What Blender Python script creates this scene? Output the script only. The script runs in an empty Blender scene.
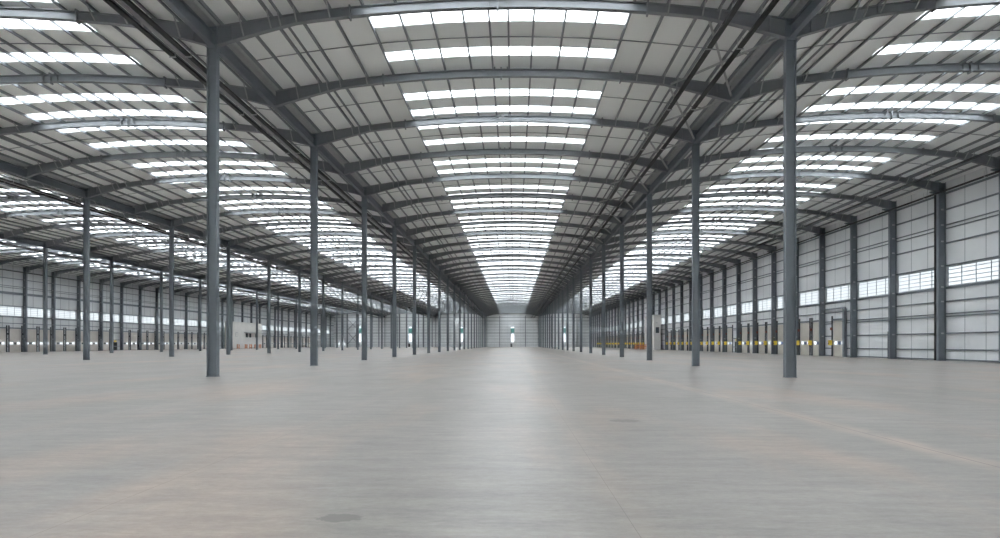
import bpy, bmesh, math, random
random.seed(4)
sc = bpy.context.scene
COL = sc.collection

# ------------------------------------------------------------------ layout
F_PX = 562.8            # focal length in pixels of the 1000 px wide frame
VPX, HORIZON = 514.0, 344.0
EYE = 1.83
SPAN = 32.0
BAY = 8.0
Y0 = 31.2               # first portal frame in view
K_END = 40
Y_END = Y0 + BAY * K_END
Y_BACK = -8.8
RIDGE = {'C': -0.9, 'R': 31.1, 'L1': -32.9, 'L2': -64.9, 'L3': -96.9}
SPAN_NAME = {'C': 'central nave', 'R': 'right nave', 'L1': 'inner left nave',
             'L2': 'middle left nave', 'L3': 'outer left nave'}
K_FIRST = {'C': 0, 'R': 0, 'L1': 0, 'L2': 3, 'L3': 8}        # first frame in view
LINES = [(-16.9, 'first row left of the aisle', 0), (15.1, 'row right of the aisle', 0),
         (-48.9, 'second row left of the aisle', 4), (-80.9, 'third row left of the aisle', 8)]
X_L, X_R = -112.9, 47.1      # wall column lines
XW_L, XW_R = -113.35, 47.55  # inner wall faces
Z_RIDGE = 20.95
PUR = 0.20
def ztop(u): return Z_RIDGE - 0.0054 * u * u - 0.0 * abs(u)
def zroof(u): return ztop(u) + PUR
def depth(u):
    a = abs(u)
    return 0.51 if a < 11.3 else 0.51 + (a - 11.3) / 4.7 * 0.57
def fy(k): return Y0 + BAY * k
ORD = ['first', 'second', 'third', 'fourth', 'fifth', 'sixth', 'seventh', 'eighth', 'ninth', 'tenth', 'eleventh',
       'twelfth', 'thirteenth', 'fourteenth', 'fifteenth', 'sixteenth', 'seventeenth', 'eighteenth', 'nineteenth', 'twentieth']
def nth(i): return 'nearest' if i == 0 else ORD[i] + ' nearest'

# ------------------------------------------------------------------ materials
def mat(name, col, rough=0.6, metal=0.0, var=0.0, scale=3.0, spec=0.5):
    m = bpy.data.materials.new(name); m.use_nodes = True
    nt = m.node_tree; b = nt.nodes['Principled BSDF']
    b.inputs['Base Color'].default_value = (*col, 1)
    b.inputs['Roughness'].default_value = rough
    b.inputs['Metallic'].default_value = metal
    b.inputs['Specular IOR Level'].default_value = spec
    if var:
        tc = nt.nodes.new('ShaderNodeTexCoord')
        nz = nt.nodes.new('ShaderNodeTexNoise'); nz.inputs['Scale'].default_value = scale; nz.inputs['Detail'].default_value = 4
        nt.links.new(tc.outputs['Object'], nz.inputs['Vector'])
        r = nt.nodes.new('ShaderNodeValToRGB')
        r.color_ramp.elements[0].position = 0.3; r.color_ramp.elements[1].position = 0.7
        r.color_ramp.elements[0].color = (*[c * (1 - var) for c in col], 1)
        r.color_ramp.elements[1].color = (*[min(1, c * (1 + var)) for c in col], 1)
        nt.links.new(nz.outputs['Fac'], r.inputs['Fac']); nt.links.new(r.outputs['Color'], b.inputs['Base Color'])
    return m
def translucent(name, col, gloss=0.06):
    m = bpy.data.materials.new(name); m.use_nodes = True
    nt = m.node_tree; nt.nodes.clear()
    out = nt.nodes.new('ShaderNodeOutputMaterial')
    t = nt.nodes.new('ShaderNodeBsdfTranslucent'); t.inputs['Color'].default_value = (*col, 1)
    d = nt.nodes.new('ShaderNodeBsdfDiffuse'); d.inputs['Color'].default_value = (.8, .8, .8, 1)
    mx = nt.nodes.new('ShaderNodeMixShader'); mx.inputs[0].default_value = gloss
    nt.links.new(t.outputs[0], mx.inputs[1]); nt.links.new(d.outputs[0], mx.inputs[2]); nt.links.new(mx.outputs[0], out.inputs[0])
    return m
def math_node(nt, op, a, b=None, c=None):
    n = nt.nodes.new('ShaderNodeMath'); n.operation = op
    for i, v in enumerate((a, b, c)):
        if v is None: continue
        if isinstance(v, (int, float)): n.inputs[i].default_value = v
        else: nt.links.new(v, n.inputs[i])
    return n.outputs[0]
def seam_mat(name, col, seam, axis, pitch, width, rough=0.5, off=0.0):
    """plain sheet cladding with a dark joint every PITCH metres along an axis"""
    m = bpy.data.materials.new(name); m.use_nodes = True
    nt = m.node_tree; b = nt.nodes['Principled BSDF']; b.inputs['Roughness'].default_value = rough
    tc = nt.nodes.new('ShaderNodeTexCoord'); sp = nt.nodes.new('ShaderNodeSeparateXYZ')
    nt.links.new(tc.outputs['Object'], sp.inputs[0])
    v = math_node(nt, 'ADD', sp.outputs[axis], off + 1000 * pitch)
    v = math_node(nt, 'MODULO', v, pitch)
    v = math_node(nt, 'LESS_THAN', v, width)
    nz = nt.nodes.new('ShaderNodeTexNoise'); nz.inputs['Scale'].default_value = 0.35; nz.inputs['Detail'].default_value = 3
    nt.links.new(tc.outputs['Object'], nz.inputs['Vector'])
    r = nt.nodes.new('ShaderNodeValToRGB')
    r.color_ramp.elements[0].position = .3; r.color_ramp.elements[1].position = .7
    r.color_ramp.elements[0].color = (*[c * .95 for c in col], 1); r.color_ramp.elements[1].color = (*[c * 1.04 for c in col], 1)
    nt.links.new(nz.outputs['Fac'], r.inputs['Fac'])
    mx = nt.nodes.new('ShaderNodeMix'); mx.data_type = 'RGBA'
    nt.links.new(v, mx.inputs[0]); nt.links.new(r.outputs['Color'], mx.inputs[6]); mx.inputs[7].default_value = (*seam, 1)
    nt.links.new(mx.outputs[2], b.inputs['Base Color'])
    return m
def floor_mat():
    m = bpy.data.materials.new('polished_concrete'); m.use_nodes = True
    nt = m.node_tree; b = nt.nodes['Principled BSDF']
    tc = nt.nodes.new('ShaderNodeTexCoord'); sp = nt.nodes.new('ShaderNodeSeparateXYZ')
    nt.links.new(tc.outputs['Object'], sp.inputs[0])
    def noise(scale, sx, sy, det=5, rough=.6):
        mp = nt.nodes.new('ShaderNodeMapping'); mp.inputs['Scale'].default_value = (sx, sy, 1)
        nt.links.new(tc.outputs['Object'], mp.inputs['Vector'])
        n = nt.nodes.new('ShaderNodeTexNoise'); n.inputs['Scale'].default_value = scale; n.inputs['Detail'].default_value = det
        n.inputs['Roughness'].default_value = rough
        nt.links.new(mp.outputs[0], n.inputs['Vector']); return n.outputs['Fac']
    def ramp(f, stops):
        r = nt.nodes.new('ShaderNodeValToRGB'); e = r.color_ramp.elements
        while len(e) < len(stops): e.new(.5)
        for x, (p, c) in zip(e, stops): x.position = p; x.color = (*c, 1)
        nt.links.new(f, r.inputs['Fac']); return r.outputs['Color']
    def mix(f, a, c, mode='MIX'):
        x = nt.nodes.new('ShaderNodeMix'); x.data_type = 'RGBA'; x.blend_type = mode
        for s, v in ((0, f), (6, a), (7, c)):
            if isinstance(v, tuple): x.inputs[s].default_value = (*v, 1)
            elif isinstance(v, (int, float)): x.inputs[s].default_value = v
            else: nt.links.new(v, x.inputs[s])
        return x.outputs[2]
    c = ramp(noise(.16, 1, 1), [(.3, FLOOR_A), (.7, FLOOR_B)])
    c = mix(math_node(nt, 'MULTIPLY', ramp_val(nt, noise(.22, 1, .35, 6), .50, .64), .6), c, FLOOR_WARM)
    c = mix(1.0, c, ramp(noise(2.2, .3, 1.3, 9, .8), [(.32, (.78, .785, .80)), (.68, (1.2, 1.19, 1.17))]), 'MULTIPLY')
    c = mix(math_node(nt, 'MULTIPLY', ramp_val(nt, noise(9, .2, 1, 6, .8), .62, .72), .22), c, (.36, .33, .29))
    c = mix(1.0, c, ramp(noise(14, .5, 1, 7, .85), [(.3, (.84, .84, .84)), (.7, (1.15, 1.15, 1.15))]), 'MULTIPLY')
    X, Y = sp.outputs[0], sp.outputs[1]
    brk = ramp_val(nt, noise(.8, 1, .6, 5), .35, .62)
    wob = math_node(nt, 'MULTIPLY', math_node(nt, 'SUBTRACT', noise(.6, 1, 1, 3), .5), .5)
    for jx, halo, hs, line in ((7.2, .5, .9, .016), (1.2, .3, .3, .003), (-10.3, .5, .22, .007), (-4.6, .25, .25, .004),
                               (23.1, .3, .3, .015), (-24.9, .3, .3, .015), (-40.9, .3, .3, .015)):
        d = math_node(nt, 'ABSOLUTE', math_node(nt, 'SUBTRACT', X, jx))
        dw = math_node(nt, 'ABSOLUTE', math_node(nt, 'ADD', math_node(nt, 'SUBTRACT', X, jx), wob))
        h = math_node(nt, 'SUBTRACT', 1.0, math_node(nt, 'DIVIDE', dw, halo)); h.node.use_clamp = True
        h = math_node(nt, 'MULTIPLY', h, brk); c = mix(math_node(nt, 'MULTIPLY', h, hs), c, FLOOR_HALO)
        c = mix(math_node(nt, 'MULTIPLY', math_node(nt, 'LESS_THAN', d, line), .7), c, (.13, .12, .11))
    # damp patches with a shape of their own
    for px, py, rx, ry, s in ((-1.83, 5.88, .22, .13, .75), (2.65, 13.5, .34, .25, .75), (-12.5, 12, 1.2, .4, .15)):
        dx = math_node(nt, 'DIVIDE', math_node(nt, 'SUBTRACT', X, px), rx)
        dy = math_node(nt, 'DIVIDE', math_node(nt, 'SUBTRACT', Y, py), ry)
        q = math_node(nt, 'ADD', math_node(nt, 'MULTIPLY', dx, dx), math_node(nt, 'MULTIPLY', dy, dy))
        q = math_node(nt, 'ADD', q, math_node(nt, 'MULTIPLY', math_node(nt, 'SUBTRACT', noise(7, 1, 1.6, 5), .5), 4.0))
        q = math_node(nt, 'SUBTRACT', 1.3, q); q = math_node(nt, 'MULTIPLY', q, 2.5); q.node.use_clamp = True
        c = mix(math_node(nt, 'MULTIPLY', q, s), c, (.15, .145, .13))
    nt.links.new(c, b.inputs['Base Color'])
    rr = nt.nodes.new('ShaderNodeMapRange')
    nt.links.new(noise(.5, 1, .5), rr.inputs[0]); rr.inputs[3].default_value = .30; rr.inputs[4].default_value = .44
    nt.links.new(rr.outputs[0], b.inputs['Roughness'])
    b.inputs['Specular IOR Level'].default_value = .22
    return m
def ramp_val(nt, f, a, b):
    r = nt.nodes.new('ShaderNodeMapRange'); nt.links.new(f, r.inputs[0]); r.inputs[1].default_value = a; r.inputs[2].default_value = b
    return r.outputs[0]

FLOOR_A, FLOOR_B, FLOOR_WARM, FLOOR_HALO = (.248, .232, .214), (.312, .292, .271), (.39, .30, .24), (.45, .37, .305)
M = {}
M['floor'] = floor_mat()
M['steel'] = mat('grey_painted_steel', (.155, .175, .193), .5, 0, .06, 1.5)
M['rafter'] = mat('grey_rafter_steel', (.20, .213, .223), .5, 0, .05, 1.5)
M['purlin'] = mat('grey_purlin_steel', (.22, .24, .25), .5, 0, .05, 1.0)
M['rail'] = mat('wall_rail_steel', (.16, .18, .20), .5, 0, .05, 1.0)
M['galv'] = mat('galvanised_steel', (.42, .43, .43), .4, .3, .1, 4)
M['tray'] = mat('black_cable_tray', (.012, .013, .014), .6, 0, .1, 2)
M['pipe'] = mat('pale_grey_pipe', (.34, .34, .34), .4, 0, .06, 2)
M['roof'] = mat('roof_liner_sheet', (.88, .905, .89), .5, 0, .015, .15)
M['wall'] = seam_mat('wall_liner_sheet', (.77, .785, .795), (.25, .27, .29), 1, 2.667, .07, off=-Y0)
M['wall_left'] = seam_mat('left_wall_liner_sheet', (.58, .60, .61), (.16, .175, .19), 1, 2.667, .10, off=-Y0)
M['endwall'] = seam_mat('end_wall_sheet', (.72, .74, .75), (.38, .40, .42), 0, 4.0, .06)
M['rooflight'] = translucent('rooflight_sheet', (.93, .95, .97))
M['glazing'] = translucent('wall_glazing_sheet', (.38, .39, .395), .1)
M['glazing_green'] = translucent('green_glazing_sheet', (.11, .19, .18), .1)
M['pane'] = translucent('door_vision_pane', (.42, .43, .44), .05)
M['mullion'] = mat('window_mullion', (.22, .25, .27), .4, 0, .05, 3)
M['louvre'] = mat('window_glazing_bar', (.2, .22, .24), .4, 0, .05, 3)
M['door'] = mat('beige_door_panel', (.50, .465, .425), .5, 0, .05, .8)
M['door_r'] = mat('cream_door_panel', (.54, .51, .455), .5, 0, .05, .8)
M['blue'] = mat('blue_grey_plate', (.12, .16, .28), .5, 0, .05, 4)
M['track'] = mat('dark_door_track', (.05, .055, .06), .5, 0, .05, 4)
M['yellow'] = mat('yellow_enamel', (.85, .60, .06), .4, 0, .05, 5)
M['red'] = mat('dull_red_enamel', (.22, .08, .06), .5, 0, .05, 5)
M['black'] = mat('black_paint', (.008, .008, .009), .45, 0, .1, 5)
M['white'] = mat('office_white_render', (.60, .59, .565), .6, 0, .04, .6)
M['dark_glass'] = mat('dark_glass', (.05, .06, .07), .1, 0, .1, 3)
M['orange'] = mat('orange_plastic', (.62, .20, .06), .45, 0, .08, 3)

# ------------------------------------------------------------------ mesh helpers
def box(bm, x0, x1, y0, y1, z0, z1):
    v = [bm.verts.new(p) for p in ((x0, y0, z0), (x1, y0, z0), (x1, y1, z0), (x0, y1, z0), (x0, y0, z1), (x1, y0, z1), (x1, y1, z1), (x0, y1, z1))]
    for f in ((3, 2, 1, 0), (4, 5, 6, 7), (0, 1, 5, 4), (1, 2, 6, 5), (2, 3, 7, 6), (3, 0, 4, 7)): bm.faces.new([v[i] for i in f])
def bar(bm, a, b, w, h=None):
    """a square bar from point a to point b"""
    from mathutils import Vector
    a, b = Vector(a), Vector(b); h = h or w
    d = (b - a).normalized(); s = d.cross(Vector((0, 0, 1)))
    if s.length < .01: s = Vector((1, 0, 0))
    s.normalize(); t = d.cross(s)
    q = [s * w / 2 + t * h / 2, -s * w / 2 + t * h / 2, -s * w / 2 - t * h / 2, s * w / 2 - t * h / 2]
    A = [bm.verts.new(a + p) for p in q]; B = [bm.verts.new(b + p) for p in q]
    for i in range(4): bm.faces.new((A[i], A[(i + 1) % 4], B[(i + 1) % 4], B[i]))
    bm.faces.new(A[::-1]); bm.faces.new(B)
def extrude_profile(bm, pts, y0, y1):
    """closed XZ outline pushed along Y"""
    A = [bm.verts.new((x, y0, z)) for x, z in pts]; B = [bm.verts.new((x, y1, z)) for x, z in pts]
    n = len(pts)
    for i in range(n): bm.faces.new((A[i], A[(i + 1) % n], B[(i + 1) % n], B[i]))
    bm.faces.new(A[::-1]); bm.faces.new(B)
def tube(bm, x, z, r, y0, y1, n=10):
    extrude_profile(bm, [(x + r * math.cos(2 * math.pi * i / n), z + r * math.sin(2 * math.pi * i / n)) for i in range(n)], y0, y1)
def strip(bm, us, lo, hi, y0, y1):
    """a slab that follows the curve over u, between heights lo(u) and hi(u)"""
    rows = [[bm.verts.new(p) for p in ((u, y0, lo(u)), (u, y1, lo(u)), (u, y1, hi(u)), (u, y0, hi(u)))] for u in us]
    for a, b in zip(rows, rows[1:]):
        for i in range(4): bm.faces.new((a[i], a[(i + 1) % 4], b[(i + 1) % 4], b[i]))
    bm.faces.new(rows[0][::-1]); bm.faces.new(rows[-1])
def obj(name, bm, m, parent=None, smooth=False):
    bmesh.ops.recalc_face_normals(bm, faces=bm.faces)
    me = bpy.data.meshes.new(name); bm.to_mesh(me); bm.free(); me.materials.append(m)
    if smooth:
        for p in me.polygons: p.use_smooth = True
    o = bpy.data.objects.new(name, me); COL.objects.link(o)
    if parent: o.parent = parent
    return o
def empty(name, loc=(0, 0, 0)):
    o = bpy.data.objects.new(name, None); COL.objects.link(o); o.location = loc; return o
def tag(o, label, cat=None, group=None, kind=None):
    o['label'] = label
    if cat: o['category'] = cat
    for key, v in (('group', group), ('kind', kind)):
        if v: o[key] = v
        elif key in o: del o[key]
    return o
KIDS = {}
def kid(o, p): KIDS.setdefault(p.name, []).append(o); return o
def copy_tree(o, loc):
    c = o.copy(); COL.objects.link(c); c.location = loc
    for ch in KIDS.get(o.name, []):
        d = ch.copy(); COL.objects.link(d); d.parent = c
        for g in KIDS.get(ch.name, []):
            e = g.copy(); COL.objects.link(e); e.parent = d
    return c
def usteps(a, b, n): return [a + (b - a) * i / n for i in range(n + 1)]
def project(x, y, z):
    return VPX + F_PX * x / y, HORIZON - F_PX * (z - EYE) / y

# ------------------------------------------------------------------ floor
bm = bmesh.new(); box(bm, XW_L - .6, XW_R + .6, Y_BACK - .4, Y_END + .6, -.3, 0)
tag(obj('floor', bm, M['floor']), 'pale grey polished concrete floor of the warehouse', 'floor', kind='structure')

# ------------------------------------------------------------------ roof sheet with openings for the rooflights
UL = 7.55
OFFS = (1.35, 5.35, 8.45, 11.45, 14.45); BW = 1.12
bands = []
p = -3
while Y0 + 16 * p < Y_END:
    for o_ in OFFS:
        y = Y0 + 16 * p + o_
        if y > Y_BACK + 1 and y + BW < Y_END - .5: bands.append(y)
    p += 1
for key, xr in RIDGE.items():
    bm = bmesh.new()
    lo, hi = zroof, (lambda u: zroof(u) + .12)
    strip(bm, usteps(-16 - (.6 if key == 'L3' else 0), -UL, 6), lo, hi, Y_BACK - .3, Y_END + .5)
    strip(bm, usteps(UL, 16 + (.6 if key == 'R' else 0), 6), lo, hi, Y_BACK - .3, Y_END + .5)
    y = Y_BACK - .3
    for b in bands + [Y_END + .5]:
        strip(bm, usteps(-UL, UL, 10), lo, hi, y, b); y = b + BW
    o = obj('ceiling', bm, M['roof']); o.location.x = xr
    tag(o, 'curved pale grey roof lining of the ' + SPAN_NAME[key], 'ceiling', kind='structure')

# rooflight strips: the 300 that show largest are objects of their own
us = usteps(-UL, UL, 10)
pb = bmesh.new(); strip(pb, us, lambda u: zroof(u) + .04, lambda u: zroof(u) + .07, 0, BW)
proto = obj('window_1', pb, M['rooflight'])
cand = []
for key, xr in RIDGE.items():
    for b in bands:
        x0, yy = project(xr - UL, b, 21) if b > 5 else (0, -999)
        x1, _ = project(xr + UL, b, 21) if b > 5 else (0, 0)
        x0, x1 = max(0, x0), min(1000, x1)
        vis = b > 29 and x1 > x0 + 2 and yy > -6
        cand.append(((x1 - x0) / max(b, 1) ** 2 if vis else -1, key, b))
keep = set((k, b) for s, k, b in sorted(cand, key=lambda c: -c[0])[:298] if s > 0)
n_win = 0
for key, xr in RIDGE.items():
    mine = sorted(b for k, b in keep if k == key)
    for i, b in enumerate(mine):
        n_win += 1
        o = proto if n_win == 1 else proto.copy()
        if n_win > 1: COL.objects.link(o)
        o.name = 'window_%d' % n_win; o.location = (xr, b, 0)
        if i < 20: tag(o, 'white rooflight strip over the %s, %s the camera' % (SPAN_NAME[key], nth(i)), 'rooflight', 'rooflight strips over the ' + SPAN_NAME[key], 'structure')
        else: tag(o, 'one of the small distant white rooflight strips over the ' + SPAN_NAME[key], 'rooflight', 'distant rooflight strips over the ' + SPAN_NAME[key], 'structure')
bm = bmesh.new()
for s, key, b in cand:
    if (key, b) in keep: continue
    xr = RIDGE[key]
    strip(bm, [u + xr for u in us], lambda x: zroof(x - xr) + .04, lambda x: zroof(x - xr) + .07, b, b + BW)
tag(obj('rooflight_strips', bm, M['rooflight']), 'farthest tiny white rooflight strips merging into a glow at the far end', 'rooflights', kind='stuff')

# ------------------------------------------------------------------ purlins, tie rods and roof pipes along the bays
PU = [.53, 2.03, 3.86, 5.67, 7.5, 9.35, 11.2, 12.65, 14.2, 15.45]
def zsec(u, s):
    z0 = ztop(u); t = .02; w = .07
    return [(u - t, z0), (u + t + w * s, z0), (u + t + w * s, z0 + t), (u + t, z0 + t), (u + t, z0 + PUR), (u - t, z0 + PUR)] if s > 0 else \
           [(u + t, z0), (u - t - w, z0), (u - t - w, z0 + t), (u - t, z0 + t), (u - t, z0 + PUR), (u + t, z0 + PUR)]
for key, xr in RIDGE.items():
    y0 = fy(K_FIRST[key] - 2) + .5
    n = 0
    lst = sorted([-u for u in PU] + PU)
    for i, u in enumerate(lst):
        bm = bmesh.new(); extrude_profile(bm, zsec(u, 1 if u > 0 else -1), y0, Y_END)
        o = obj('roof_purlin', bm, M['purlin']); o.location.x = xr
        if i == 0: where = 'outermost on its left slope'
        elif i == len(lst) - 1: where = 'outermost on its right slope'
        elif abs(u) < .6: where = '%s one of its ridge pair' % ('left' if u < 0 else 'right')
        else:
            side = 'left' if u < 0 else 'right'
            where = '%s %s of its ridge pair' % (ORD[PU.index(abs(u)) - 1], side)
        tag(o, 'thin grey purlin of the %s, %s' % (SPAN_NAME[key], where), 'purlin', 'purlins of the ' + SPAN_NAME[key])
    for s, w in ((-1, 'left'), (1, 'right')):
        bm = bmesh.new(); tube(bm, s * 12.1, ztop(12.1) - .02, .075, y0, Y_END - .3)
        o = obj('sprinkler_pipe', bm, M['purlin'], smooth=True); o.location.x = xr
        tag(o, 'long grey sprinkler pipe under the %s slope of the %s' % (w, SPAN_NAME[key]), 'pipe')
    # mid-bay tie rods
    bm = bmesh.new(); strip(bm, usteps(-15.5, 15.5, 20), lambda u: zroof(u) - .10, lambda u: zroof(u) - .055, -.022, .022)
    rod = obj('purlin_tie_rod', bm, M['purlin'])
    first = True; i = 0
    for k in range(K_FIRST[key] - 1, K_END):
        y = fy(k) + 4.05
        if y < 28 or k > 24: continue
        if first: r = rod; first = False
        else: r = rod.copy(); COL.objects.link(r)
        r.location = (xr, y, 0)
        if i < 10: tag(r, 'thin tie rod crossing the purlins of the %s, %s the camera' % (SPAN_NAME[key], nth(i)), 'tie rod', 'tie rods of the ' + SPAN_NAME[key])
        else: tag(r, 'one of the far thin tie rods crossing the purlins of the ' + SPAN_NAME[key], 'tie rod', 'far tie rods of the ' + SPAN_NAME[key])
        i += 1

# ------------------------------------------------------------------ portal rafters
def make_rafter(detail):
    root = empty('roof_rafter')
    uu = [-15.85, -15, -13, -11.3] + usteps(-10, 10, 12) + [11.3, 13, 15, 15.85]
    bm = bmesh.new()
    strip(bm, uu, lambda u: ztop(u) - .03, ztop, -.15, .15)
    strip(bm, uu, lambda u: ztop(u) - depth(u), lambda u: ztop(u) - depth(u) + .03, -.15, .15)
    strip(bm, uu, lambda u: ztop(u) - depth(u) + .03, lambda u: ztop(u) - .03, -.012, .012)
    for s in (-1, 1):
        for u in (11.3, 14.9):
            box(bm, s * u - .012, s * u + .012, -.14, .14, ztop(u) - depth(u) + .03, ztop(u) - .03)
    kid(obj('beam', bm, M['rafter'], root), root)
    for u in (-8.25, 0, 8.25):
        bm = bmesh.new(); z = ztop(u); box(bm, u - .045, u + .045, -.17, .17, z - .64, z + .1)
        for q in (-.1, .1):
            for zz in (.12, .28, .44): box(bm, u - .075, u + .075, q - .02, q + .02, z - zz - .02, z - zz + .02)
        kid(obj('splice_plate', bm, M['rafter'], root), root)
    for u in (-.53, .53):
        bm = bmesh.new(); z = ztop(u); box(bm, u - .02, u + .02, -.16, -.012, z - .5, z + .14)
        box(bm, u - .09 * (1 if u > 0 else -1) - .05, u - .09 * (1 if u > 0 else -1) + .05, -.2, -.12, z - .12, z + .1)
        kid(obj('ridge_cleat', bm, M['rafter'], root), root)
    if detail:
        for u in [s * q for q in PU[5:9] + [12.1] for s in (-1, 1)]:
            bm = bmesh.new(); zb = ztop(u) - depth(u)
            bar(bm, (u, -.14, zb + .03), (u, -.75, ztop(u) + .08), .06)
            kid(obj('fly_brace', bm, M['galv'], root), root)
    return root
RF = make_rafter(True); RP = make_rafter(False)
used = {True: False, False: False}
for key, xr in RIDGE.items():
    for i, k in enumerate(range(K_FIRST[key], K_END)):
        det = k <= 8 + (4 if key in ('L2',) else 0)
        src = RF if det else RP
        if not used[det]: used[det] = True; o = src; o.location = (xr, fy(k), 0)
        else: o = copy_tree(src, (xr, fy(k), 0))
        if i < 14: tag(o, 'arched grey roof rafter of the %s, %s the camera' % (SPAN_NAME[key], nth(i)), 'rafter', 'roof rafters of the ' + SPAN_NAME[key])
        else: tag(o, 'one of the distant arched grey rafters closing up along the ' + SPAN_NAME[key], 'rafter', 'distant roof rafters of the ' + SPAN_NAME[key])

# ------------------------------------------------------------------ columns
ZV = ztop(16)            # valley height
def hcol(name, d, b, h, parent=None, m='steel', inv=0):
    bm = bmesh.new(); t = .03
    box(bm, -d / 2, -d / 2 + t, -b / 2, b / 2, 0, h); box(bm, d / 2 - t, d / 2, -b / 2, b / 2, 0, h)
    box(bm, -d / 2 + t, d / 2 - t, -.012, .012, 0, h)
    return obj(name, bm, M[m], parent)
root = empty('steel_column')
kid(hcol('shaft', .56, .32, ZV - .02, root), root)
bm = bmesh.new(); box(bm, -.29, .29, -.165, .165, ZV - 1.1, ZV - 1.06); box(bm, -.29, .29, -.165, .165, ZV - .06, ZV)
kid(obj('cap_plate', bm, M['steel'], root), root)
bm = bmesh.new(); box(bm, -.31, .31, -.19, .19, 0, .025)
for sx in (-1, 1):
    for sy in (-1, 1): box(bm, sx * .2 - .02, sx * .2 + .02, sy * .175 - .012, sy * .175 + .012, .025, .05)
kid(obj('base_plate', bm, M['steel'], root), root)
first = True
for X, nm, k0 in LINES:
    for i, k in enumerate(range(k0, K_END - 1, 2)):
        if first: o = root; o.location = (X, fy(k), 0); first = False
        else: o = copy_tree(root, (X, fy(k), 0))
        if i < 10: tag(o, 'tall blue-grey steel column in the %s, %s the camera' % (nm, nth(i)), 'column', 'steel columns of the ' + nm)
        else: tag(o, 'one of the small distant columns of the ' + nm, 'column', 'distant steel columns of the ' + nm)

# valley girders between the column heads
def girder_mesh():
    bm = bmesh.new(); h = .74; z1 = ZV - .33; L = 16 - .34
    box(bm, -.16, .16, 0, L, z1 - .035, z1); box(bm, -.16, .16, 0, L, z1 - h, z1 - h + .035)
    box(bm, -.012, .012, 0, L, z1 - h + .035, z1 - .035)
    return bm
g0 = None
for X, nm, k0 in LINES:
    for i, k in enumerate(range(k0 - 2, K_END, 2)):
        if g0 is None: g0 = o = obj('valley_girder', girder_mesh(), M['steel'])
        else: o = g0.copy(); COL.objects.link(o)
        o.location = (X, fy(k) + .17, 0)
        if i < 10: tag(o, 'deep valley girder over the %s, %s the camera' % (nm, nth(i)), 'girder', 'valley girders of the ' + nm)
        else: tag(o, 'one of the distant valley girders over the ' + nm, 'girder', 'distant valley girders of the ' + nm)
    bm = bmesh.new(); y0 = fy(k0 - 2)
    extrude_profile(bm, [(-.45, ZV + .20), (-.3, ZV + .02), (.3, ZV + .02), (.45, ZV + .20), (.41, ZV + .20), (.28, ZV + .05), (-.28, ZV + .05), (-.41, ZV + .20)], y0, Y_END)
    o = obj('valley_gutter', bm, M['galv']); o.location.x = X
    tag(o, 'long metal valley gutter above the girders of the ' + nm, 'gutter')

# wall columns
def wall_col(sgn):
    r = empty('wall_column')
    kid(hcol('shaft', .8, .34, ZV, r), r)
    bm = bmesh.new()
    extrude_profile(bm, [(-sgn * .4, ZV - 1.25), (-sgn * 1.2, ZV - 1.02), (-sgn * 1.2, ZV - .95), (-sgn * .4, ZV - .95)], -.15, .15)
    kid(obj('haunch', bm, M['steel'], r), r)
    bm = bmesh.new()
    for z in (3.0, 6.5, 8.1, 10.4, 13.1, 14.9, 16.6): box(bm, -.14, .14, -.19, -.17, z - .08, z + .08)
    kid(obj('cleat', bm, M['galv'], r), r)
    return r
for sgn, X, side, k0 in ((1, X_R - .05, 'right', 3), (-1, X_L + .05, 'left', 11)):
    r = wall_col(sgn)
    for i, k in enumerate(range(k0 - 1, K_END)):
        o = r if i == 0 else copy_tree(r, (0, 0, 0)); o.location = (X, fy(k), 0)
        j = i - 1
        if i < 1: tag(o, 'grey steel wall column of the %s wall just beyond the edge of the photo' % side, 'column')
        elif j < 16: tag(o, 'tall grey column against the %s wall, %s the camera' % (side, nth(j)), 'column', 'columns of the %s wall' % side)
        else: tag(o, 'one of the distant slim grey columns against the %s wall' % side, 'column', 'distant columns of the %s wall' % side)

# ------------------------------------------------------------------ walls with openings
def holed_wall(name, axis, c0, c1, a0, a1, z1, holes, m):
    """axis 'x': wall plane across x in [c0,c1], runs along y; axis 'y' the other way"""
    al = sorted({a0, a1} | {h[0] for h in holes} | {h[1] for h in holes}); zl = sorted({0, z1} | {h[2] for h in holes} | {h[3] for h in holes})
    def solid(i, j):
        if i < 0 or j < 0 or i >= len(al) - 1 or j >= len(zl) - 1: return False
        a, z = (al[i] + al[i + 1]) / 2, (zl[j] + zl[j + 1]) / 2
        return not any(h[0] < a < h[1] and h[2] < z < h[3] for h in holes)
    bm = bmesh.new(); V = {}
    def vert(c, a, z):
        q = (c, a, z)
        if q not in V: V[q] = bm.verts.new((c, a, z) if axis == 'x' else (a, c, z))
        return V[q]
    for i in range(len(al) - 1):
        for j in range(len(zl) - 1):
            if not solid(i, j): continue
            A, B, P, Q = al[i], al[i + 1], zl[j], zl[j + 1]
            for c in (c0, c1): bm.faces.new([vert(c, A, P), vert(c, B, P), vert(c, B, Q), vert(c, A, Q)])
            for di, dj, e in ((-1, 0, (A, P, A, Q)), (1, 0, (B, P, B, Q)), (0, -1, (A, P, B, P)), (0, 1, (A, Q, B, Q))):
                if not solid(i + di, j + dj):
                    bm.faces.new([vert(c0, e[0], e[1]), vert(c1, e[0], e[1]), vert(c1, e[2], e[3]), vert(c0, e[2], e[3])])
    return obj(name, bm, m)

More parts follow.
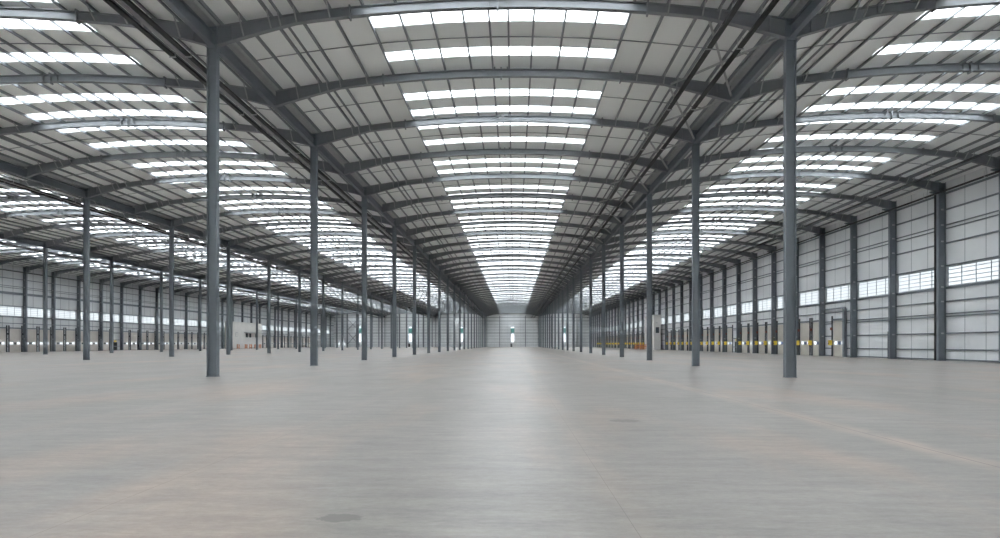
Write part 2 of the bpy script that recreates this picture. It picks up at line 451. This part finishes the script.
WZ0, WZ1 = 8.15, 10.3
DZ = 5.25
VZ0, VZ1 = 1.72, 2.28
def door_slots(side):
    out = []
    if side == 'right':
        out.append((fy(6) + 2.8, fy(6) + 5.9))
        ks = [k for k in range(7, 36) if k not in (18, 19)]
    else:
        ks = [k for k in range(11, 36) if k not in (22, 23, 24, 25, 26)]
    for k in ks:
        if side == 'right' and k == 11:
            out.append((fy(k) + 4.4, fy(k) + 7.5)); continue
        if side == 'left' and k == 15:
            out.append((fy(k) + .5, fy(k) + 3.6)); continue
        out.append((fy(k) + .5, fy(k) + 3.6)); out.append((fy(k) + 4.4, fy(k) + 7.5))
    return out
for side, X, s in (('right', XW_R, 1), ('left', XW_L, -1)):
    slots = door_slots(side)
    wins = [(fy(k) + .25, fy(k + 1) - .25, WZ0, WZ1) for k in range(-4, K_END - 1)]
    holes = wins + [(a, b, 0, DZ) for a, b in slots]
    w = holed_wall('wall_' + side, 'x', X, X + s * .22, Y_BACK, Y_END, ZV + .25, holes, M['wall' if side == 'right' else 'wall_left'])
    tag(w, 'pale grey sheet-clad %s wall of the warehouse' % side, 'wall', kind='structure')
    # window strip, one window per wall bay
    base = None; k1 = 2 if side == 'right' else 10; vi = 0
    for k in range(-4, K_END - 1):
        y = fy(k) + .25; L = BAY - .5
        if base is None:
            bm = bmesh.new(); box(bm, min(0, s * .03), max(0, s * .03), 0, L, WZ0, WZ1); base = obj('window_glazing', bm, M['glazing'])
            bm = bmesh.new()
            for q in range(5):
                yy = q * (L - .06) / 4; box(bm, -.05, .03, yy, yy + .06, WZ0, WZ1)
            for zz in (WZ0, WZ1 - .07): box(bm, -.05, .03, 0, L, zz, zz + .07)
            fr = obj('window_frame', bm, M['mullion'], base); kid(fr, base)
            bm = bmesh.new()
            for zz in (.45, .9, 1.35, 1.8): box(bm, -.015, .012, 0, L, WZ0 + zz - .035, WZ0 + zz + .035)
            kid(obj('glazing_bar', bm, M['louvre'], base), base)
            w = base; nm0 = base.name
        else:
            w = base.copy(); COL.objects.link(w)
            for ch in KIDS[nm0]:
                d = ch.copy(); COL.objects.link(d); d.parent = w
        n_win += 1
        w.name = 'window_%d' % n_win; w.location = (X + s * .08, y, 0)
        if k < k1: tag(w, 'wall window of the %s wall beside and behind the camera' % side, 'window', 'unseen near windows of the %s wall' % side, 'structure')
        elif vi < 14: tag(w, 'bright strip window high on the %s wall, %s the camera' % (side, nth(vi)), 'window', 'strip windows of the %s wall' % side, 'structure'); vi += 1
        else: tag(w, 'one of the far strip windows high on the %s wall' % side, 'window', 'far strip windows of the %s wall' % side, 'structure')
    # horizontal rails
    for z, h, txt in ((.12, .14, 'at floor level'), (1.2, .15, 'at waist height'), (3.0, .16, 'just above head height'), (4.85, .12, 'lower of the pair above the doors'), (5.15, .12, 'upper of the pair above the doors'),
                      (6.5, .16, 'midway between doors and windows'), (7.98, .26, 'right under the strip windows'), (10.42, .16, 'right above the strip windows'), (12.9, .16, 'well above the strip windows'),
                      (14.5, .11, 'lower of the upper close pair'), (14.9, .12, 'upper of the upper close pair'), (16.6, .16, 'third from the eaves'), (18.4, .2, 'nearest the eaves')):
        if side == 'left' and z == 12.9: z, h = 13.3, .55
        bm = bmesh.new(); 
        segs = []
        y = fy(0 if side == 'right' else 8)
        if z < DZ:
            for a, b in slots:
                if a - .05 > y: segs.append((y, a - .05))
                y = max(y, b + .05)
        segs.append((y, Y_END - .1))
        xa, xb = sorted((X - s * .02, X - s * .15))
        if len(segs) == 1:
            box(bm, xa, xb, segs[0][0], segs[0][1], z - h / 2, z + h / 2); o = obj('wall_rail', bm, M['rail'])
        else:
            bm.free(); o = empty('wall_rail', (X, segs[0][0], 0))
            for a, b in segs:
                bm = bmesh.new(); box(bm, xa - X, xb - X, a - segs[0][0], b - segs[0][0], z - h / 2, z + h / 2); obj('rail_length', bm, M['rail'], o)
        tag(o, 'grey horizontal rail running along the %s wall, %s' % (side, txt), 'rail', 'rails of the %s wall' % side)
    # dock doors
    dm = M['door_r'] if side == 'right' else M['door']
    bm = bmesh.new(); W = 3.1; xo = s * .05
    def bx2(bm, a, b, y0, y1, z0, z1): box(bm, min(s * a, s * b), max(s * a, s * b), y0, y1, z0, z1)
    bx2(bm, .04, .10, 0, W, 0, VZ0); bx2(bm, .04, .10, 0, W, VZ1, DZ)
    for a, b in ((0, .25), (1.05, W - 1.05), (W - .25, W)): bx2(bm, .04, .10, a, b, VZ0, VZ1)
    for zz in (.58, 1.16, 2.9, 3.5, 4.1, 4.7): bx2(bm, .03, .045, .02, W - .02, zz, zz + .025)
    d0 = empty('door_1'); 
    kid(obj('door_panel', bm, dm, d0), d0)
    for a, b in ((.25, 1.05), (W - 1.05, W - .25)):
        bm = bmesh.new(); bx2(bm, .06, .08, a, b, VZ0, VZ1); kid(obj('vision_pane', bm, M['pane'], d0), d0)
    bm = bmesh.new(); bx2(bm, .0, .035, 1.12, W - 1.12, VZ0 + .02, VZ1 - .05); kid(obj('centre_plate', bm, M['blue'] if side == 'right' else M['track'], d0), d0)
    for a in (-.19, W + .02):
        bm = bmesh.new(); bx2(bm, -.16, .03, a, a + .17, 0, DZ + .75); kid(obj('door_track', bm, M['track'], d0), d0)
    bm = bmesh.new(); bx2(bm, -.32, -.12, W + .0, W + .27, 3.9, 4.3); kid(obj('door_motor', bm, M['red'] if side == 'right' else M['track'], d0), d0)
    bm = bmesh.new(); bx2(bm, -.12, .0, -.1, W + .1, DZ + .05, DZ + .32); kid(obj('door_header', bm, M['steel'], d0), d0)
    firstd = True
    for i, (a, b) in enumerate(slots):
        if firstd: o = d0; firstd = False
        else: o = copy_tree(d0, (0, 0, 0))
        o.name = 'door_%d' % (i + 1 + (100 if side == 'left' else 0)); o.location = (X, a, 0)
        if side == 'left' and i == 0: KIDS[o.name] = KIDS.get('door_1', [])
        if i == 0: d0name = o.name; KIDS[d0name] = [c for c in o.children]
        colr = 'cream' if side == 'right' else 'beige'
        if i < 16: tag(o, '%s dock door with a lit vision strip in the %s wall, %s the camera' % (colr, side, nth(i)), 'dock door', 'dock doors of the %s wall' % side, 'structure')
        else: tag(o, 'one of the distant %s dock doors low in the %s wall' % (colr, side), 'dock door', 'distant dock doors of the %s wall' % side, 'structure')

# yellow control boxes between the doors of the right wall
yb = empty('dock_control_box')
bm = bmesh.new(); box(bm, -.48, 0, -.125, .125, 1.65, 2.4); kid(obj('casing', bm, M['yellow'], yb), yb)
bm = bmesh.new(); box(bm, -.51, -.48, -.06, .06, 1.85, 2.0); kid(obj('button_plate', bm, M['black'], yb), yb)
i = 0
for a, b in door_slots('right'):
    o = yb if i == 0 else copy_tree(yb, (0, 0, 0)); o.location = (XW_R - .16, b + .1, 0)
    if i < 14: tag(o, 'yellow control box beside a dock door on the right wall, %s the camera' % nth(i), 'control box', 'yellow boxes along the right wall')
    else: tag(o, 'one of the far yellow control boxes along the right wall', 'control box', 'far yellow boxes along the right wall')
    i += 1

# black personnel doors in both side walls
for side, X, s, y in (('right', XW_R, 1, fy(11) + 2.2), ('left', XW_L, -1, fy(15) + 6.0)):
    n_door = 300 + (1 if side == 'right' else 2)
    r = empty('door_%d' % n_door, (X, y, 0))
    bm = bmesh.new(); box(bm, min(-s * .1, -s * .02), max(-s * .1, -s * .02), -.6, .6, 0, 2.25); obj('door_panel', bm, M['black'], r)
    bm = bmesh.new()
    for q in (-.68, .6): box(bm, -.14 if s > 0 else 0, 0 if s > 0 else .14, q, q + .08, 0, 2.33)
    box(bm, -.14 if s > 0 else 0, 0 if s > 0 else .14, -.68, .68, 2.25, 2.33); obj('door_frame', bm, M['track'], r)
    bm = bmesh.new(); box(bm, -.16 if s > 0 else .1, -.1 if s > 0 else .16, -.35, .35, 1.05, 1.1); obj('push_bar', bm, M['galv'], r)
    bm = bmesh.new(); box(bm, -.12 if s > 0 else 0, 0 if s > 0 else .12, -.4, .4, 2.45, 2.85); obj('door_sign', bm, M['yellow'], r)
    tag(r, 'small black personnel door with a yellow sign above it in the %s wall' % side, 'door', kind='structure')

# tall post and lintel beside the nearest dock door, downpipes on the right wall
r = empty('door_post', (XW_R - .40, fy(6) + 2.3, 0))
bm = bmesh.new(); box(bm, -.2, .2, -.22, .22, 0, 6.9); obj('post', bm, M['steel'], r)
bm = bmesh.new(); box(bm, -.12, .12, -.2, 5.4, 6.9, 7.1); obj('lintel', bm, M['steel'], r)
tag(r, 'grey steel post with a lintel beside the nearest cream dock door', 'post')
for x, y, z1, rr, lab in ((XW_R - .3, fy(4) + 1.15, ZV - .6, .11, 'black rainwater downpipe behind the nearest column of the right wall'),
                          (XW_R - .3, fy(5) + 1.05, 3.4, .09, 'short dark standpipe beside a column on the right wall')):
    bm = bmesh.new(); bmesh.ops.create_cone(bm, cap_ends=True, segments=12, radius1=rr, radius2=rr, depth=z1)
    bmesh.ops.translate(bm, verts=bm.verts, vec=(0, 0, z1 / 2)); o = obj('downpipe', bm, M['black']); o.location = (x, y, 0)
    tag(o, lab, 'pipe')

# ------------------------------------------------------------------ end wall
holes = []
for key, xr in RIDGE.items():
    holes += [(xr - 1.15, xr + 1.15, 3.0, 8.4), (xr - 1.15, xr + 1.15, 9.0, 12.8)]
holes += [(-110.4, -109.2, .8, 3.0), (-107.2, -106.0, .8, 3.0)]
w = holed_wall('wall_back', 'y', Y_END, Y_END + .25, XW_L - .2, XW_R + .2, 21.1, holes, M['endwall'])
tag(w, 'pale grey sheet-clad end wall far down the hall', 'wall', kind='structure')
bm = bmesh.new(); box(bm, XW_L - .2, XW_R + .2, Y_BACK - .25, Y_BACK, 0, 21.1)
tag(obj('wall_front', bm, M['endwall']), 'pale grey end wall behind the camera', 'wall', kind='structure')
for key, xr in RIDGE.items():
    n_win += 1
    r = empty('window_%d' % n_win, (xr, Y_END, 0))
    bm = bmesh.new(); box(bm, -1.15, 1.15, .08, .12, 3.0, 8.4); obj('clear_pane', bm, M['pane'], r)
    bm = bmesh.new(); box(bm, -1.15, 1.15, .08, .12, 9.0, 11.7); g = obj('green_pane', bm, M['glazing_green'], r); g['label'] = 'green-tinted pane'
    bm = bmesh.new(); box(bm, -1.15, 1.15, .08, .12, 11.7, 12.8); obj('top_pane', bm, M['pane'], r)
    bm = bmesh.new()
    for q in (-1.2, 1.1): box(bm, q, q + .1, -.06, .06, 3.0, 12.8)
    for z in (3.0, 5.7, 8.4, 8.95, 11.65, 12.75): box(bm, -1.2, 1.2, -.06, .06, z - .04, z + .05)
    obj('window_frame', bm, M['mullion'], r)
    tag(r, 'tall narrow window with green upper pane, end wall of the ' + SPAN_NAME[key], 'window', kind='structure')
    r = empty('door_%d' % (310 + list(RIDGE).index(key)), (xr - .75, Y_END, 0))
    bm = bmesh.new(); box(bm, -.5, .5, -.06, -.01, 0, 2.1); obj('door_panel', bm, M['black'], r)
    bm = bmesh.new()
    for q in (-.6, .5): box(bm, q, q + .1, -.1, 0, 0, 2.2)
    box(bm, -.6, .6, -.1, 0, 2.1, 2.2); obj('door_frame', bm, M['black'], r)
    tag(r, 'small black exit door in the end wall of the ' + SPAN_NAME[key], 'door', kind='structure')
for q, x in enumerate((-109.8, -106.6)):
    n_win += 1
    bm = bmesh.new(); box(bm, x - .6, x + .6, Y_END + .08, Y_END + .12, .8, 3.0)
    tag(obj('window_%d' % n_win, bm, M['glazing']), 'bright low window in the far left corner of the end wall, %s of two' % ('left' if q == 0 else 'right'), 'window', kind='structure')
rl = [('lowest', 1.2, .16), ('second lowest', 2.9, .16), ('third from the floor', 5.0, .16), ('fourth from the floor', 6.8, .16), ('thick one in the middle', 8.7, .35), ('sixth from the floor', 10.6, .16),
      ('seventh from the floor', 12.4, .16), ('eighth from the floor', 14.2, .16), ('second highest', 16.2, .3), ('highest', 18.4, .25)]
for nm, z, h in rl:
    bm = bmesh.new(); box(bm, XW_L, XW_R, Y_END - .16, Y_END - .02, z - h / 2, z + h / 2)
    tag(obj('end_wall_rail', bm, M['rail']), 'grey horizontal rail across the far end wall, ' + nm, 'rail', 'rails of the end wall')
wp = None
names = ['leftmost', 'second from the left', 'third from the left']
for key, xr in RIDGE.items():
    for j, dx in enumerate((-8, 8, 16)):
        if dx == 16 and key == 'R': continue
        if wp is None:
            wp = hcol('wind_post', .36, .3, 19.5); o = wp
            t_ = hcol('wind_post', .36, .3, 18.3); wp_low = t_.data; bpy.data.objects.remove(t_)
        else: o = wp.copy(); COL.objects.link(o)
        if dx == 16: o.data = wp_low
        o.location = (xr + dx, Y_END - .36, 0)
        tag(o, 'slim grey post against the end wall, %s in the %s' % (names[j], SPAN_NAME[key]), 'post', 'posts of the end wall')
# cross bracing near the far left corner
r = empty('wall_bracing', (-100.9, Y_END - 1.0, 0))
for (a, b) in (((-4, 1), (4, 10)), ((-4, 10), (4, 1)), ((-4, 10), (4, 18)), ((-4, 18), (4, 10))):
    bm = bmesh.new(); bar(bm, (a[0], 0, a[1]), (b[0], 0, b[1]), .25); obj('brace', bm, M['steel'], r)
tag(r, 'diagonal steel cross bracing before the left part of the end wall', 'bracing')

# ------------------------------------------------------------------ cable trays under the roof
def tray(x, z, y0, lab, w=.26):
    r = empty('cable_tray', (x, 0, 0))
    bm = bmesh.new()
    extrude_profile(bm, [(-w / 2, z), (w / 2, z), (w / 2, z + .12), (w / 2 - .02, z + .12), (w / 2 - .02, z + .02), (-w / 2 + .02, z + .02), (-w / 2 + .02, z + .12), (-w / 2, z + .12)], y0, Y_END - 1)
    obj('tray', bm, M['tray'], r)
    k = math.ceil((y0 - Y0) / BAY)
    n = 0
    while fy(k) < 190:
        bm = bmesh.new()
        for q in (-w / 2 - .01, w / 2 + .01): bar(bm, (q, fy(k), z - .03), (q, fy(k), z + .6), .02)
        box(bm, -w / 2 - .06, w / 2 + .06, fy(k) - .03, fy(k) + .03, z - .05, z - .005)
        obj('hanger', bm, M['galv'], r); k += 1; n += 1
    tag(r, lab, 'cable tray', 'cable trays under the roof')
tray(10.75, 18.05, 16, 'black cable tray of the central nave, farther from the columns')
tray(12.4, 18.05, 16, 'black cable tray of the central nave, nearer the columns')
for X, nm, k0 in LINES:
    if X > 0: continue
    y0 = fy(k0 - 2)
    tray(X - 2.3, 18.0, y0, 'outer black cable tray along the left side of the ' + nm)
    tray(X - 1.4, 18.0, y0, 'inner black cable tray along the left side of the ' + nm)
    bm = bmesh.new(); tube(bm, X - 1.85, 18.12, .1, y0, Y_END - 1)
    tag(obj('water_pipe', bm, M['pipe'], smooth=True), 'pale pipe between the two cable trays left of the ' + nm, 'pipe')
tray(40.3, 18.1, 24, 'black cable tray under the right slope of the right nave')
tray(45.3, 17.9, 24, 'black cable tray close under the eaves of the right wall')
tray(-111.0, 17.9, 95, 'black cable tray close under the eaves of the left wall')

# diagonal roof bracing beside the columns right of the aisle
i = 0
for k in list(range(0, 24)):
    r = empty('roof_bracing', (0, fy(k), 0))
    x0, x1, zz0, zz1 = 10.8, 14.9, ztop(11.7) - .5, ztop(15.6) - .8
    for a, b in ((((x0, .2, zz0), (x1, 7.8, zz1))), (((x0, 7.8, zz0), (x1, .2, zz1)))):
        bm = bmesh.new(); bar(bm, a, b, .11); obj('brace', bm, M['galv'], r)
    if i < 10: tag(r, 'crossed roof bracing rods right of the aisle, %s the camera' % nth(i), 'bracing', 'roof bracing right of the aisle')
    else: tag(r, 'one of the far crossed roof bracings right of the central aisle', 'bracing', 'far roof bracing right of the aisle')
    i += 1

# ------------------------------------------------------------------ office blocks against the side walls
# right block
r = empty('office_block', (0, 180, 0))
bm = bmesh.new(); box(bm, 44.5, 46.65, 0, 13, 0, 10.9); obj('wall', bm, M['white'], r)
bm = bmesh.new(); box(bm, 44.35, 46.75, -.12, 13.1, 10.9, 11.15); obj('roof_cap', bm, M['white'], r)
for a, b, z0, z1 in ((45.1, 46.0, 5.4, 7.1),):
    bm = bmesh.new(); box(bm, a, b, -.05, .02, z0, z1); w_ = obj('window', bm, M['dark_glass'], r)
    bm = bmesh.new(); box(bm, a - .08, b + .08, -.04, .0, z0 - .08, z1 + .08); obj('window_frame', bm, M['track'], w_)
bm = bmesh.new(); box(bm, 45.0, 45.5, -.4, -.05, 8.4, 8.7); obj('camera_box', bm, M['galv'], r)
tag(r, 'white tower-like office block with a dark window against the right wall', 'office block')
# left block
r = empty('office_block', (0, 216, 0))
bm = bmesh.new(); box(bm, -112.4, -110.1, 0, 27, 0, 10.4); obj('wall', bm, M['white'], r)
bm = bmesh.new(); box(bm, -112.45, -109.95, -.1, 27.1, 10.4, 10.65); obj('roof_cap', bm, M['white'], r)
for y, z0, z1, m in ((4.0, 4.9, 6.3, 'pane'), (12.5, 4.6, 6.2, 'dark_glass'), (15.5, 4.6, 6.2, 'dark_glass'), (21, 4.6, 6.2, 'dark_glass')):
    bm = bmesh.new(); box(bm, -110.12, -110.04, y, y + 1.6, z0, z1); w_ = obj('window', bm, M['white'] if m == 'pane' else M[m], r)
    bm = bmesh.new(); box(bm, -110.11, -110.06, y - .1, y + 1.7, z0 - .1, z1 + .1); obj('window_frame', bm, M['mullion'], w_)
bm = bmesh.new(); box(bm, -110.1, -108.7, 11, 24, 6.5, 6.7); obj('canopy', bm, M['galv'], r)
tag(r, 'long white office block with a canopy and small windows against the left wall', 'office block')

# orange barriers
def barrier(x, y, lab, L=1.6, along='y'):
    r = empty('safety_barrier', (x, y, 0))
    for q in (-L / 2, L / 2):
        bm = bmesh.new(); box(bm, -.09, .09, q - .09, q + .09, 0, 1.7)
        box(bm, -.2, .2, q - .2, q + .2, 0, .06); obj('post', bm, M['orange'], r)
    for z in (.5, 1.0, 1.5):
        bm = bmesh.new(); box(bm, -.05, .05, -L / 2 + .09, L / 2 - .09, z - .12, z + .12); obj('rail', bm, M['orange'], r)
    if along == 'x': r.rotation_euler.z = math.pi / 2
    tag(r, lab, 'barrier', 'orange barriers')
for i, y in enumerate((219.5, 226, 230, 234.5, 238.5)):
    barrier(-108.8, y, 'orange safety barrier before the left white office block, %s' % nth(i))
for i, (x, y) in enumerate(((42.7, 186), (42.5, 190.5), (42.9, 195))):
    barrier(x, y, 'orange safety barrier near the white tower on the right, %s' % nth(i), 2.4, 'x')

# ------------------------------------------------------------------ daylight
w = bpy.data.worlds.new('overcast_sky'); sc.world = w; w.use_nodes = True
nt = w.node_tree; bg = nt.nodes['Background']
tc = nt.nodes.new('ShaderNodeTexCoord'); sp = nt.nodes.new('ShaderNodeSeparateXYZ'); nt.links.new(tc.outputs['Generated'], sp.inputs[0])
rp = nt.nodes.new('ShaderNodeValToRGB'); rp.color_ramp.elements[0].position = .45; rp.color_ramp.elements[1].position = .7
rp.color_ramp.elements[0].color = (.70, .74, .77, 1); rp.color_ramp.elements[1].color = (.97, .99, 1, 1)
mr = nt.nodes.new('ShaderNodeMapRange'); mr.inputs[1].default_value = -1; mr.inputs[2].default_value = 1
nt.links.new(sp.outputs[2], mr.inputs[0]); nt.links.new(mr.outputs[0], rp.inputs[0]); nt.links.new(rp.outputs[0], bg.inputs[0])
bg.inputs[1].default_value = 10.5

# ------------------------------------------------------------------ camera
cam = bpy.data.cameras.new('camera'); co = bpy.data.objects.new('camera', cam); COL.objects.link(co)
cam.sensor_width = 36; cam.lens = 36 * F_PX / 1000
cam.shift_y = (HORIZON - 269) / 1000
co.location = (0, 0, EYE); co.rotation_euler = (math.pi / 2, 0, math.atan((VPX - 500) / F_PX))
cam.clip_end = 1000
sc.camera = co

vs = sc.view_settings
vs.view_transform = 'Standard'; vs.look = 'None'; vs.gamma = 1; vs.use_curve_mapping = False; vs.exposure = 0.0
sc.cycles.use_denoising = True
sc.cycles.max_bounces = 14; sc.cycles.diffuse_bounces = 10; sc.cycles.transmission_bounces = 6; sc.cycles.glossy_bounces = 4
sc.cycles.sample_clamp_indirect = 6
sc.cycles.use_adaptive_sampling = False
